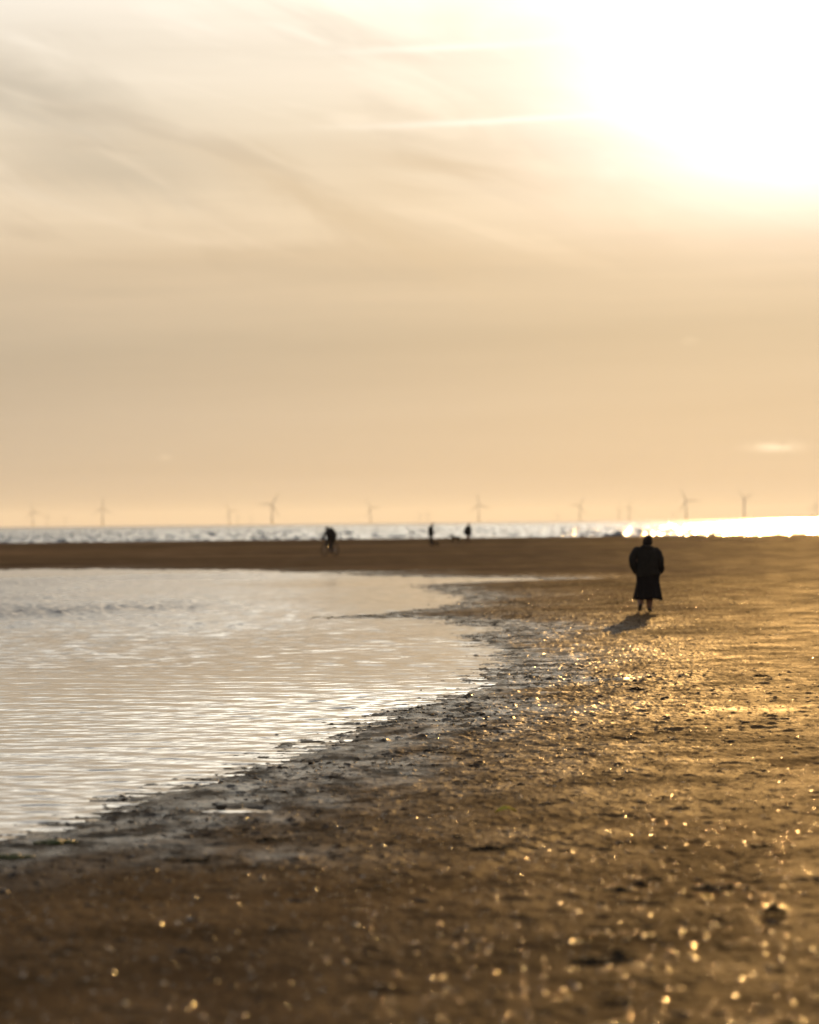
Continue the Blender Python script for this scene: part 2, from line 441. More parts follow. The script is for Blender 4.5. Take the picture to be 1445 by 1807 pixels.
def build_sand():
    # polar sheet round the camera, finest inside the view
    dd = [0.4]
    while dd[-1] < 460:
        d = dd[-1]
        if d < 10.0: s = 0.12
        elif d < 250: s = max(0.010, 0.36 * d * d / (CAMZ * 2900.0))
        else: s = 3.0
        s = min(s, 3.0)
        dd.append(d + s)
    dd = np.array(dd)
    az = np.concatenate([np.linspace(-180, -24, 70)[:-1], np.linspace(-24, -9.2, 260)[:-1], np.linspace(-9.2, 9.2, 960),
                         np.linspace(9.2, 24, 380)[1:], np.linspace(24, 180, 70)[1:]])
    A, D = np.meshgrid(np.radians(az), dd)
    x = D * np.sin(A); y = D * np.cos(A)
    z, sd = base_height(x, y)
    z = z + lumps(x, y, sd, D)
    nr, nc = x.shape
    co = np.stack([x, y, z], -1).reshape(-1, 3)
    me = quads_mesh('sand', co, grid_quads(nr, nc)[:, ::-1])
    wn = fbm(x * 0.5, y * 0.35, 70, 4)
    wn = wn + 0.55 * fbm(x * 3.2, y * 1.6, 74, 3)
    wet = 1 - sstep(0.2, 2.9, sd + 3.0 * wn)
    wet = np.maximum(wet, 0.55 * (1 - sstep(0.0, 5.0, sd + 4 * wn)))
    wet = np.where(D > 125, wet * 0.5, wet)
    at = me.attributes.new('wet', 'FLOAT', 'POINT')
    at.data.foreach_set('value', wet.astype(np.float32).ravel())
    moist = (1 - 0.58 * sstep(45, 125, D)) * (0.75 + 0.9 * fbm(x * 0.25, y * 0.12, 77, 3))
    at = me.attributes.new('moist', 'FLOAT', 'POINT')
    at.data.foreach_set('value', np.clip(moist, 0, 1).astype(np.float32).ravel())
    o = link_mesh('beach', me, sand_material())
    tag(o, kind='structure')
    print('sand verts', len(co))

def build_pool():
    d = [14.5]
    while d[-1] < 150:
        d.append(d[-1] + min(0.9, max(0.02, 0.4 * d[-1] ** 2 / (CAMZ * 2900.0))))
    dd = np.array(d)
    az = np.concatenate([np.linspace(-80, -12, 40)[:-1], np.linspace(-12, -9, 30)[:-1], np.linspace(-9, 6, 620)])
    A, D = np.meshgrid(np.radians(az), dd)
    x = D * np.sin(A); y = D * np.cos(A)
    # wind reaches the far left of the pool; the near water lies calm
    rough = sstep(34, 62, y) * (1 - 0.80 * sstep(-7, 1.5, x + 0.02 * (y - 60))) * (1 - 0.6 * sstep(112, 130, y))
    rough = np.clip(rough * (0.75 + 1.3 * fbm(x * 0.10, y * 0.06, 88, 3)), 0, 1)
    wv = 0.0
    for k, (lam, ang, am) in enumerate([(0.17, 8, .5), (0.25, -12, .7), (0.38, 14, .9), (0.62, 3, 1.0)]):
        ca, sa = math.cos(R(ang)), math.sin(R(ang))
        ph = (y * ca + x * sa) * 2 * PI / lam + 5.0 * fbm(x * 0.28, y * 0.28, 90 + k, 2)
        wv = wv + am * np.sin(ph) * (0.4 + 1.2 * vnoise(x * .35 + k * 9, y * .35, 97))
    chop = fbm(x * 2.6, y * 4.6, 120, 3)
    z = 0.0023 * (1 + 0.8 * sstep(-6, 0.5, x)) * (0.5 + 0.5 * sstep(17, 34, y)) * wv * (0.6 + 0.9 * vnoise(x * .22, y * .12 + 5, 131)) + rough * (0.004 * wv + 0.19 * chop)
    co = np.stack([x, y, z], -1).reshape(-1, 3)
    me = quads_mesh('pool_water', co, grid_quads(*x.shape)[:, ::-1])
    at = me.attributes.new('ruffle', 'FLOAT', 'POINT'); at.data.foreach_set('value', rough.astype(np.float32).ravel())
    wm = water_material('pool_water', (0.09, 0.078, 0.06), 0.03, 2.2, 9.0, 0.40, 0.02, 2.0)
    wm.node_tree.nodes['Principled BSDF'].inputs['IOR'].default_value = 1.95   # set above real water so the pool reflects brighter
    wn_, wl_ = wm.node_tree.nodes, wm.node_tree.links
    ra = wn_.new('ShaderNodeAttribute'); ra.attribute_name = 'ruffle'
    rmad = wn_.new('ShaderNodeMath'); rmad.operation = 'MULTIPLY_ADD'; rmad.inputs[1].default_value = 0.36; rmad.inputs[2].default_value = 0.04
    wl_.new(ra.outputs['Fac'], rmad.inputs[0]); wl_.new(rmad.outputs[0], wn_['Principled BSDF'].inputs['Roughness'])
    o = link_mesh('pool_water', me, wm)
    tag(o, kind='structure')
    # puddle: its own small sheet of water in the hollow
    n = 28
    ang = np.linspace(0, 2 * PI, n, endpoint=False)
    co = [(PUD.x, PUD.y, 0.004)] + [(PUD.x + 0.5 * math.cos(t), PUD.y + 0.42 * math.sin(t), 0.004) for t in ang]
    me = bpy.data.meshes.new('puddle')
    me.from_pydata(co, [], [(0, 1 + i, 1 + (i + 1) % n) for i in range(n)]); smooth(me)
    o = link_mesh('puddle_water', me, water_material('puddle_water', (0.05, 0.045, 0.04), 0.03, 6, 10, 0.03, 0.01))
    tag(o, kind='structure')

def build_sea():
    d = [255.0]
    while d[-1] < 46000:
        q = d[-1]
        d.append(q + (0.55 + 0.0022 * (q - 255) if q < 2500 else 0.05 * q))
    dd = np.array(d)
    az = np.concatenate([np.linspace(-180, -14, 60)[:-1], np.linspace(-14, -9, 40)[:-1], np.linspace(-9, 9, 560), np.linspace(9, 14, 40)[1:], np.linspace(14, 180, 60)[1:]])
    A, D = np.meshgrid(np.radians(az), dd)
    x = D * np.sin(A); y = D * np.cos(A)
    z = np.zeros_like(x)
    for k, (lam, ang, am) in enumerate([(7.5, 12, .13), (12.0, -9, .11), (4.6, 25, .11), (21, 4, .07)]):
        ca, sa = math.cos(R(ang)), math.sin(R(ang))
        ph = (y * ca + x * sa) * 2 * PI / lam + 6.0 * fbm(x / (lam * 3.5), y / (lam * 3.5), 140 + k, 2)
        s = np.sin(ph); z += am * (s + 0.35 * s * s) * (0.3 + 1.3 * vnoise(x / (lam * 2.5), y / (lam * 3) + 31, 150 + k))
    for k, (lam, ang, am) in enumerate([(3.1, 58, .07), (2.4, -52, .055), (4.2, 75, .06)]):
        ca, sa = math.cos(R(ang)), math.sin(R(ang))
        ph = (y * ca + x * sa) * 2 * PI / lam + 5.0 * fbm(x / (lam * 3), y / (lam * 3), 231 + k, 2)
        z += am * np.sin(ph) * (0.2 + 1.5 * vnoise(x / (lam * 2), y / (lam * 3) + 11, 180 + k))
    z += 0.22 * fbm(x * 1.5, y * 0.8, 166, 2) * (0.3 + 1.4 * vnoise(x * .12, y * .06, 199))
    z += 0.56 * fbm(x * 0.85, y * 0.7, 160, 3)
    z *= (1 - sstep(1800, 4000, D)) * 0.95
    co = np.stack([x, y, z + SEA_Z], -1).reshape(-1, 3)
    me = quads_mesh('sea', co, grid_quads(*x.shape)[:, ::-1])
    o = link_mesh('sea', me, water_material('sea_water', (0.030, 0.045, 0.052), 0.16, 1.3, 1.3, 0.6, 0.12, 4))
    tag(o, kind='structure')
    print('sea verts', len(co))

# ------------------------------------------------------------------ shells and grit that glint
def scatter(name, N, dmin, dmax, power, keepfn, rmed, rmax, tilt_sd, hmin, hmax, mat, label, cat, sink=0.001):
    d = dmin + (dmax - dmin) * rng.random(N) ** power
    az = np.radians(rng.uniform(-13, 16, N))
    x = d * np.sin(az); y = d * np.cos(az)
    zb, sd = base_height(x, y)
    keep = keepfn(x, y, sd)
    x, y, zb, sd, d = x[keep], y[keep], zb[keep], sd[keep], d[keep]
    z = zb + lumps(x, y, sd, d)
    n = len(x)
    r = np.clip(rng.lognormal(math.log(rmed), 0.45, n), rmed * 0.45, rmax) * ((0.95 + d / 200) if hmin < 1 else 1.0)
    tilt = np.radians(np.abs(rng.normal(0, tilt_sd, n))); td = rng.random(n) * 2 * PI
    ns = 8
    ph = np.linspace(0, 2 * PI, ns, endpoint=False)
    rings = [(1.0, 0.0), (0.72, 0.20), (0.36, 0.31)]
    loc = np.array([(rr * math.cos(p), rr * math.sin(p) * 0.8, hh) for rr, hh in rings for p in ph] + [(0, 0, 0.34)])
    V = len(loc)
    nx, ny, nz = np.sin(tilt) * np.cos(td), np.sin(tilt) * np.sin(td), np.cos(tilt)
    spin = rng.random(n) * 2 * PI if hmin < 1 else rng.normal(0, 0.35, n)
    if hmin > 1: loc[:, 0] *= 1.9
    tx = np.cos(spin); ty = np.sin(spin); tz = -(tx * nx + ty * ny) / nz
    L = np.sqrt(tx ** 2 + ty ** 2 + tz ** 2); tx, ty, tz = tx / L, ty / L, tz / L
    bx, by, bz = ny * tz - nz * ty, nz * tx - nx * tz, nx * ty - ny * tx
    T = np.stack([tx, ty, tz], -1); B = np.stack([bx, by, bz], -1); Nn = np.stack([nx, ny, nz], -1)
    hgt = rng.uniform(hmin, hmax, n)[:, None, None]
    wob = 1 + (rng.random((n, V, 1)) - 0.5) * (0.9 if hmin > 1 else 0.2)
    co = (loc[None, :, 0:1] * T[:, None] + loc[None, :, 1:2] * B[:, None] + hgt * loc[None, :, 2:3] * Nn[:, None]) * r[:, None, None] * wob
    co += np.stack([x, y, z - sink + 0.25 * r * np.sin(tilt)], -1)[:, None]
    fq = []
    for k in range(2):
        for i in range(ns):
            j = (i + 1) % ns
            fq.append((k * ns + i, k * ns + j, (k + 1) * ns + j, (k + 1) * ns + i))
    for i in range(0, ns, 2):
        fq.append((2 * ns + i, 2 * ns + (i + 1) % ns, 2 * ns + (i + 2) % ns, 3 * ns))
    quads = (np.array(fq)[None] + (np.arange(n) * V)[:, None, None]).reshape(-1, 4)
    me = quads_mesh(name, co.reshape(-1, 3), quads)
    tag(link_mesh(name, me, mat), label, cat, kind='stuff')
    print(name, n)

def build_shells():
    scatter('shell_grit', 33000, 9.5, 85, 1.35, lambda x, y, sd: sd > 0.4, 0.0064, 0.016, 11, 0.25, 1.1,
            simple_mat('wet_shell', (0.20, 0.13, 0.07), 0.20, 0.8, 0.4, 9.0),
            'wet shell fragments and grit strewn over the damp sand, catching the sun', 'shell fragments')
    # dark crumbs of weed and worm casts, thickest in the wet fringe
    def keep(x, y, sd):
        p = 0.10 + 0.90 * np.exp(-((sd - 0.8) / 1.7) ** 2)
        p = p * sstep(-0.12, 0.18, fbm(x * 0.9, y * 0.5, 210, 3) + 0.08) * (sd > -0.25)
        return rng.random(len(x)) < p
    scatter('weed_crumbs', 150000, 10, 75, 1.0, keep, 0.0085, 0.028, 8, 1.01, 1.7,
            simple_mat('weed_crumb', (0.042, 0.027, 0.014), 0.5, 0.3, 0.5, 9.0),
            'dark crumbs of weed and worm casts along the wet edge of the pool', 'weed crumbs', sink=0.003)

# ------------------------------------------------------------------ haze
def build_haze():
    me = bpy.data.meshes.new('haze')
    bm = bmesh.new()
    bmesh.ops.create_cube(bm, size=1.0)
    x0, x1, y0, y1, z0, z1 = -48000, 48000, -48000, 48000, -4.0, 215.0
    for v in bm.verts:
        v.co = ((x0 + x1) / 2 + v.co.x * (x1 - x0), (y0 + y1) / 2 + v.co.y * (y1 - y0), (z0 + z1) / 2 + v.co.z * (z1 - z0))
    bm.to_mesh(me); bm.free()
    m = bpy.data.materials.new('sea_haze'); m.use_nodes = True
    n, l = m.node_tree.nodes, m.node_tree.links
    n.clear()
    pv = n.new('ShaderNodeVolumePrincipled'); pv.inputs['Color'].default_value = (.82, .90, 1.0, 1)
    pv.inputs['Density'].default_value = 2.2e-5; pv.inputs['Anisotropy'].default_value = 0.4
    out = n.new('ShaderNodeOutputMaterial'); l.new(pv.outputs[0], out.inputs['Volume'])
    o = link_mesh('haze', me, m)
    tag(o, 'thin golden sea haze over the beach and the far wind farm', 'haze', kind='stuff')

# ------------------------------------------------------------------ figure helpers
def skin_mesh(name, chains, radii, sub=2, root=0):
    """chains: dict name->point, list of edges by name; grows one continuous surface round the skeleton"""
    pts, edges = chains
    keys = list(pts.keys()); idx = {k: i for i, k in enumerate(keys)}
    me = bpy.data.meshes.new(name + '_skeleton')
    me.from_pydata([pts[k] for k in keys], [(idx[a], idx[b]) for a, b in edges], [])
    ob = bpy.data.objects.new(name + '_skeleton', me); COL.objects.link(ob)
    sk = ob.modifiers.new('skin', 'SKIN'); sk.use_smooth_shade = True; sk.branch_smoothing = 0.6
    lay = me.skin_vertices[0].data
    for k in keys:
        r = radii[k]
        lay[idx[k]].radius = r if isinstance(r, tuple) else (r, r)
        lay[idx[k]].use_root = False
    lay[root].use_root = True
    sb = ob.modifiers.new('sub', 'SUBSURF'); sb.levels = sub; sb.render_levels = sub
    bpy.context.view_layer.update()
    dg = bpy.context.evaluated_depsgraph_get()
    out = bpy.data.meshes.new_from_object(ob.evaluated_get(dg))
    out.name = name
    bpy.data.objects.remove(ob); bpy.data.meshes.remove(me)
    smooth(out)
    return out

def loft(bm, rings, n=28, cap=True):
    """rings: (cx, cy, z, rx, ry) from bottom to top"""
    vs = []
    for cx, cy, z, rx, ry in rings:
        vs.append([bm.verts.new((cx + rx * math.cos(2 * PI * i / n), cy + ry * math.sin(2 * PI * i / n), z)) for i in range(n)])
    for a, b in zip(vs[:-1], vs[1:]):
        for i in range(n):
            bm.faces.new((a[i], a[(i + 1) % n], b[(i + 1) % n], b[i]))
    if cap:
        bm.faces.new(vs[0][::-1]); bm.faces.new(vs[-1])
    return vs

def tube(bm, pts, rad, n=10, squash=1.0):
    pts = [Vector(p) for p in pts]
    if not isinstance(rad, (list, tuple)): rad = [rad] * len(pts)
    prev = None; vs = []
    for i, p in enumerate(pts):
        d = (pts[min(i + 1, len(pts) - 1)] - pts[max(i - 1, 0)]).normalized()
        ref = Vector((0, 0, 1)) if abs(d.z) < 0.9 else Vector((0, 1, 0))
        if prev is not None: ref = prev
        s = d.cross(ref).normalized(); u = s.cross(d).normalized(); prev = u
        vs.append([bm.verts.new(p + (s * math.cos(2 * PI * k / n) + u * math.sin(2 * PI * k / n) * squash) * rad[i]) for k in range(n)])
    for a, b in zip(vs[:-1], vs[1:]):
        for k in range(n):
            bm.faces.new((a[k], a[(k + 1) % n], b[(k + 1) % n], b[k]))
    bm.faces.new(vs[0][::-1]); bm.faces.new(vs[-1])

def bm_obj(name, bm, mat, parent=None, sub=0, noise=0.0, nscale=14.0, seed=0):
    bmesh.ops.recalc_face_normals(bm, faces=bm.faces)
    if sub:
        bmesh.ops.subdivide_edges(bm, edges=bm.edges, cuts=sub, use_grid_fill=True, smooth=0.6)
    if noise:
        from mathutils import noise as mn
        bm.normal_update()
        for v in bm.verts:
            v.co += v.normal * noise * mn.noise(v.co * nscale + Vector((seed, seed * 2, 0)))
    me = bpy.data.meshes.new(name); bm.to_mesh(me); bm.free(); smooth(me)
    return link_mesh(name, me, mat, parent)

def hand(pts, edges, rad, wrist, side, p, direction, spread, tag_):
    """five unequal fingers and a thumb rooted in the palm"""
    p = Vector(p); d = Vector(direction).normalized(); s = Vector(spread).normalized(); c = d.cross(s).normalized()
    palm = p + d * 0.055
    pts[tag_ + 'palm'] = palm; rad[tag_ + 'palm'] = (0.034, 0.020); edges.append((wrist, tag_ + 'palm'))
    for k, (off, ln) in enumerate([(-0.030, .060), (-0.010, .072), (0.010, .068), (0.030, .052)]):
        a = palm + d * 0.045 + s * off; b = a + d * ln * 0.5 + c * 0.012; e = b + d * ln * 0.35 + c * 0.025
        for nm, q, r in (('a', a, .0095), ('b', b, .0088), ('c', e, .0075)):
            pts[f'{tag_}f{k}{nm}'] = q; rad[f'{tag_}f{k}{nm}'] = r
        edges += [(tag_ + 'palm', f'{tag_}f{k}a'), (f'{tag_}f{k}a', f'{tag_}f{k}b'), (f'{tag_}f{k}b', f'{tag_}f{k}c')]
    t1 = p + d * 0.03 - s * 0.038; t2 = t1 + d * 0.04 - s * 0.018
    pts[tag_ + 't1'] = t1; rad[tag_ + 't1'] = .012; pts[tag_ + 't2'] = t2; rad[tag_ + 't2'] = .0095
    edges += [(tag_ + 'palm', tag_ + 't1'), (tag_ + 't1', tag_ + 't2')]

def body_mesh(J, build=1.0, hands=True, face=(0, 1, 0), legs=1.2):
    """J: joints. Returns one continuous skinned body with a face, ears, hands and feet."""
    f = Vector(face).normalized(); side = Vector((f.y, -f.x, 0))
    P = {k: Vector(v) for k, v in J.items()}
    hd = P['head']; up = (hd - P['neck']).normalized()
    pts = {'pelvis': P['pelvis'], 'waist': P['waist'], 'chest': P['chest'], 'neck': P['neck'], 'skull': hd - up * 0.01, 'crown': hd + up * 0.085,
           'jaw': hd - up * 0.065 + f * 0.045, 'chin': hd - up * 0.095 + f * 0.07, 'nose': hd + f * 0.112 - up * 0.012, 'brow': hd + f * 0.07 + up * 0.035}
    rad = {'pelvis': (.15 * build, .115 * build), 'waist': (.13 * build, .10 * build), 'chest': (.155 * build, .115 * build), 'neck': .055,
           'skull': .083, 'crown': .06, 'jaw': .045, 'chin': .022, 'nose': .013, 'brow': .032}
    edges = [('pelvis', 'waist'), ('waist', 'chest'), ('chest', 'neck'), ('neck', 'skull'), ('skull', 'crown'), ('skull', 'jaw'), ('jaw', 'chin'), ('skull', 'brow'), ('brow', 'nose')]
    for s_, sg in (('l', -1), ('r', 1)):
        pts['ear' + s_] = hd + side * sg * 0.088 - f * 0.005; rad['ear' + s_] = (.012, .022); edges.append(('skull', 'ear' + s_))
        for j, r in (('sh', .062), ('el', .046), ('wr', .030)):
            pts[j + s_] = P[j + s_]; rad[j + s_] = r * build
        edges += [('chest', 'sh' + s_), ('sh' + s_, 'el' + s_), ('el' + s_, 'wr' + s_)]
        if hands:
            dr = (P['wr' + s_] - P['el' + s_]).normalized()
            hand(pts, edges, rad, 'wr' + s_, sg, P['wr' + s_], dr, f if abs(dr.dot(f)) < 0.8 else side, s_)
        for j, r in (('hip', .092), ('kn', .062), ('ca', .056), ('an', .038), ('toe', .026)):
            pts[j + s_] = P[j + s_]; rad[j + s_] = r * (1 if j == 'toe' else build * (legs if j in ('ca', 'an') else min(legs, 1.2)))
        edges += [('pelvis', 'hip' + s_), ('hip' + s_, 'kn' + s_), ('kn' + s_, 'ca' + s_), ('ca' + s_, 'an' + s_), ('an' + s_, 'toe' + s_)]
    return skin_mesh('body', (pts, edges), rad, 2, 0)

def sub_skin(name, J, keys, edges, radii, mat, parent, sub=2):
    pts = {k: Vector(J[k]) for k in keys}
    me = skin_mesh(name, (pts, edges), radii, sub, 0)
    return link_mesh(name, me, mat, parent)

def shoe_obj(ankle, toe, mat, parent, h=0.10, w=0.05):
    a = Vector(ankle); t = Vector(toe); d = (t - a)
    flat = Vector((d.x, d.y, 0))
    flat = flat.normalized() if flat.length > 1e-3 else Vector((0, 1, 0))
    dn = d.normalized()
    nrm = dn.cross(dn.cross(Vector((0, 0, 1)))).normalized()
    if nrm.z > 0: nrm = -nrm
    heel = a - flat * 0.055 + nrm * 0.045
    pts = {'a': a + Vector((0, 0, .04)), 'b': a + nrm * 0.02, 'h': heel, 'm': a + d * 0.55 + nrm * 0.005, 't': t + dn * 0.02}
    me = skin_mesh('shoe', (pts, [('a', 'b'), ('b', 'h'), ('b', 'm'), ('m', 't')]), {'a': .048, 'b': w, 'h': .036, 'm': (.048, .034), 't': (.042, .026)}, 2, 1)
    return link_mesh('shoe', me, mat, parent)

# ------------------------------------------------------------------ the walker in the long skirt
def build_walker(M):
    foot = px_ground(1144, 1080, 0.10)
    z = ground_z(foot.x, foot.y)
    s = 136.0 / FPX * foot.y / 1.69
    root = empty('person', (foot.x, foot.y, z), R(-3))
    root.scale = (s, s, s)
    tag(root, 'person walking away in a dark knit hat, bulky dark jacket and long flared skirt', 'person')
    J = dict(pelvis=(0, 0, .92), waist=(0, 0, 1.08), chest=(-.01, 0, 1.28), neck=(-.01, .01, 1.45), head=(-.005, .03, 1.56),
             shl=(-.19, 0, 1.36), ell=(-.30, -.06, 1.08), wrl=(-.24, .05, .90), shr=(.17, 0, 1.36), elr=(.275, -.05, 1.08), wrr=(.24, .06, .90),
             hipl=(-.10, 0, .86), knl=(-.15, .06, .50), cal=(-.16, -.02, .36), anl=(-.18, -.12, .17), toel=(-.19, -.03, .05),
             hipr=(.08, 0, .86), knr=(.05, .10, .49), car=(.03, .08, .34), anr=(.02, .07, .085), toer=(.055, .22, .03))
    body = link_mesh('body', body_mesh(J, 1.05, hands=False, legs=1.6), M['skin'], root)
    # beanie with a small peak leaning right
    bm = bmesh.new()
    loft(bm, [(-.005, .02, 1.475, .088, .10), (-.005, .02, 1.50, .108, .12), (-.003, .02, 1.54, .112, .122), (-.003, .02, 1.552, .105, .118), (0, .02, 1.595, .104, .114),
              (.008, .02, 1.64, .082, .09), (.022, .02, 1.668, .054, .06), (.036, .02, 1.688, .030, .034), (.042, .02, 1.70, .012, .014)], 24)
    bm_obj('knit_hat', bm, M['hat'], root, noise=.004, nscale=60)
    # jacket: quilted torso, hood lying on the back, two bent sleeves
    bm = bmesh.new()
    rings = [(0, 0, .785, .235, .17), (0, 0, .80, .262, .19), (0, 0, .86, .265, .20), (0, 0, .95, .262, .20), (0, 0, 1.06, .265, .205), (0, 0, 1.18, .268, .205),
             (-.005, 0, 1.28, .262, .195), (-.01, 0, 1.36, .245, .178), (-.02, 0, 1.41, .205, .15), (-.025, .005, 1.442, .155, .12), (-.02, .01, 1.462, .105, .10), (-.015, .01, 1.475, .07, .08)]
    loft(bm, rings, 36)
    tube(bm, [(-.16, 0, 1.38), (-.235, -.01, 1.35), (-.30, -.035, 1.25), (-.325, -.055, 1.14), (-.31, -.05, 1.04), (-.275, -.01, .95), (-.235, .05, .88)],
         [.07, .09, .092, .088, .085, .08, .06], 18)
    tube(bm, [(.14, 0, 1.37), (.195, -.005, 1.33), (.245, -.03, 1.24), (.27, -.05, 1.12), (.278, -.045, 1.02), (.285, -.01, .93), (.285, .03, .865)],
         [.07, .085, .088, .085, .078, .066, .05], 18)
    bm_obj('jacket', bm, M['jacket'], root, sub=1, noise=.022, nscale=11)
    bm = bmesh.new()   # hood
    tube(bm, [(-.15, -.05, 1.42), (-.11, -.11, 1.43), (-.02, -.14, 1.42), (.07, -.12, 1.415), (.105, -.06, 1.41)], [.03, .055, .06, .05, .03], 14)
    bm_obj('hood', bm, M['jacket'], root, noise=.01, nscale=16)
    # skirt: folds widen towards the hem, the hem dips at the right
    bm = bmesh.new(); n = 64; vs = []
    for k in range(14):
        t = k / 13.0
        rx = .262 - .014 * min(1, t * 3.5) + .066 * max(0, t - .28) / .72; ry = .17 + .10 * t
        ring = []
        for i in range(n):
            a = 2 * PI * i / n
            fold = 1 + .075 * t * math.sin(a * 9 + 1.2 * math.sin(a * 2)) + .03 * t * math.sin(a * 17 + 2)
            hz = .84 - t * (.84 - .285) - t * t * (.022 * math.sin(a + 5.4) + .022 * math.cos(a) + .016 * math.sin(a * 3 + 1))
            ring.append(bm.verts.new((-.005 + rx * fold * math.cos(a), -.02 * t + ry * fold * math.sin(a), hz)))
        vs.append(ring)
    for a_, b_ in zip(vs[:-1], vs[1:]):
        for i in range(n): bm.faces.new((a_[i], b_[i], b_[(i + 1) % n], a_[(i + 1) % n]))
    bm.faces.new(vs[0])
    o = bm_obj('skirt', bm, M['skirt'], root)
    md = o.modifiers.new('thick', 'SOLIDIFY'); md.thickness = .006
    shoe_obj(J['anl'], J['toel'], M['shoe'], root); shoe_obj(J['anr'], J['toer'], M['shoe'], root)

# ------------------------------------------------------------------ two people far off on the bank
def build_far_people(M):
    # slim one in profile, facing right, head bent forward
    p = px_ground(760.5, 958.5, 0.60); z = ground_z(p.x, p.y); p = px_ground(760.5, 958.5, z); z = ground_z(p.x, p.y)
    root = empty('person', (p.x, p.y, z), R(-75))
    s = 41.0 / FPX * p.y / 1.72; root.scale = (s,) * 3
    tag(root, 'slim person in a dark coat and dark trousers standing on the far bank, head bowed', 'person')
    J = dict(pelvis=(0, 0, .93), waist=(0, -.02, 1.10), chest=(0, -.01, 1.30), neck=(0, .05, 1.46), head=(0, .13, 1.57),
             shl=(-.18, 0, 1.38), ell=(-.22, .0, 1.10), wrl=(-.16, .15, .98), shr=(.18, 0, 1.38), elr=(.22, 0, 1.10), wrr=(.16, .15, .98),
             hipl=(-.09, 0, .88), knl=(-.09, .02, .50), cal=(-.09, -.02, .35), anl=(-.09, -.04, .085), toel=(-.10, .10, .03),
             hipr=(.09, 0, .88), knr=(.09, .06, .50), car=(.09, .03, .35), anr=(.09, .05, .085), toer=(.10, .20, .03))
    link_mesh('body', body_mesh(J), M['skin'], root)
    coat(J, M['coat'], root, .04, .72)
    trousers(J, M['trousers'], root)
    for q in 'lr': shoe_obj(J['an' + q], J['toe' + q], M['shoe'], root)
    hat(J, M['hat'], root)
    # broad one seen from behind, mid-stride
    p = px_ground(825.5, 955.0, 0.62); z = ground_z(p.x, p.y); p = px_ground(825.5, 955.0, z); z = ground_z(p.x, p.y)
    root = empty('person', (p.x, p.y, z), R(-50))
    s = 34.5 / FPX * p.y / 1.68; root.scale = (s,) * 3
    tag(root, 'person in a wide dark hooded coat striding along the far bank, legs apart', 'person')
    J = dict(pelvis=(0, 0, .90), waist=(0, .02, 1.06), chest=(0, .04, 1.26), neck=(0, .07, 1.42), head=(0, .10, 1.53),
             shl=(-.2, .03, 1.34), ell=(-.27, -.08, 1.08), wrl=(-.24, .05, .90), shr=(.2, .03, 1.34), elr=(.27, .06, 1.08), wrr=(.22, .2, .94),
             hipl=(-.09, 0, .85), knl=(-.09, .20, .50), cal=(-.09, .24, .34), anl=(-.09, .30, .085), toel=(-.10, .46, .05),
             hipr=(.09, 0, .85), knr=(.09, -.10, .47), car=(.09, -.20, .33), anr=(.09, -.30, .12), toer=(.10, -.18, .03))
    link_mesh('body', body_mesh(J, 1.1), M['skin'], root)
    coat(J, M['coat'], root, .16, .60)
    trousers(J, M['trousers'], root)
    for q in 'lr': shoe_obj(J['an' + q], J['toe' + q], M['shoe'], root)
    hat(J, M['coat'], root, 'coat_hood')

def coat(J, mat, root, fat, hem):
    bm = bmesh.new()
    px_, py_ = J['pelvis'][:2]; wx, wy, wz = J['waist']; cx, cy, cz = J['chest']; nx, ny, nz = J['neck']
    loft(bm, [(px_, py_, hem, .20 + fat * .4, .17 + fat * .4), (px_, py_, hem + .02, .215 + fat * .5, .18 + fat * .5), (px_, py_, J['pelvis'][2], .20 + fat, .16 + fat), (wx, wy, wz, .18 + fat, .145 + fat),
              (cx, cy, cz, .20 + fat * .8, .15 + fat * .8), (cx, cy, cz + .08, .19 + fat * .5, .135 + fat * .4), ((cx + nx) / 2, (cy + ny) / 2, nz - .03, .12, .11), (nx, ny, nz + .03, .075, .08)], 26)
    for q in 'lr':
        sh, el, wr = Vector(J['sh' + q]), Vector(J['el' + q]), Vector(J['wr' + q])
        c = Vector((cx, cy, cz + .05))
        tube(bm, [c.lerp(sh, .6), sh, sh.lerp(el, .5), el, el.lerp(wr, .5), wr], [.07, .085, .08, .072, .062, .052], 14)
    return bm_obj('coat', bm, mat, root, noise=.01, nscale=12)

def trousers(J, mat, root, fat=1.0):
    keys = ['pelvis'] + [k + q for q in 'lr' for k in ('hip', 'kn', 'ca', 'an')]
    Q = dict(J)
    for q in 'lr':
        a = Vector(J['an' + q]); Q['an' + q] = a + Vector((0, 0, .03))
    e = []
    rad = {'pelvis': (.155, .12)}
    for q in 'lr':
        e += [('pelvis', 'hip' + q), ('hip' + q, 'kn' + q), ('kn' + q, 'ca' + q), ('ca' + q, 'an' + q)]
        rad.update({'hip' + q: .105 * fat, 'kn' + q: .078 * fat, 'ca' + q: .072 * fat, 'an' + q: .06 * fat})
    return sub_skin('trousers', Q, keys, e, rad, mat, root)

def hat(J, mat, root, name='hat'):
    h = Vector(J['head']); up = (h - Vector(J['neck'])).normalized()
    bm = bmesh.new()
    tube(bm, [h - up * .01, h + up * .02, h + up * .07, h + up * .115, h + up * .14], [.098, .103, .097, .068, .025], 18)
    return bm_obj(name, bm, mat, root, noise=.004, nscale=40)

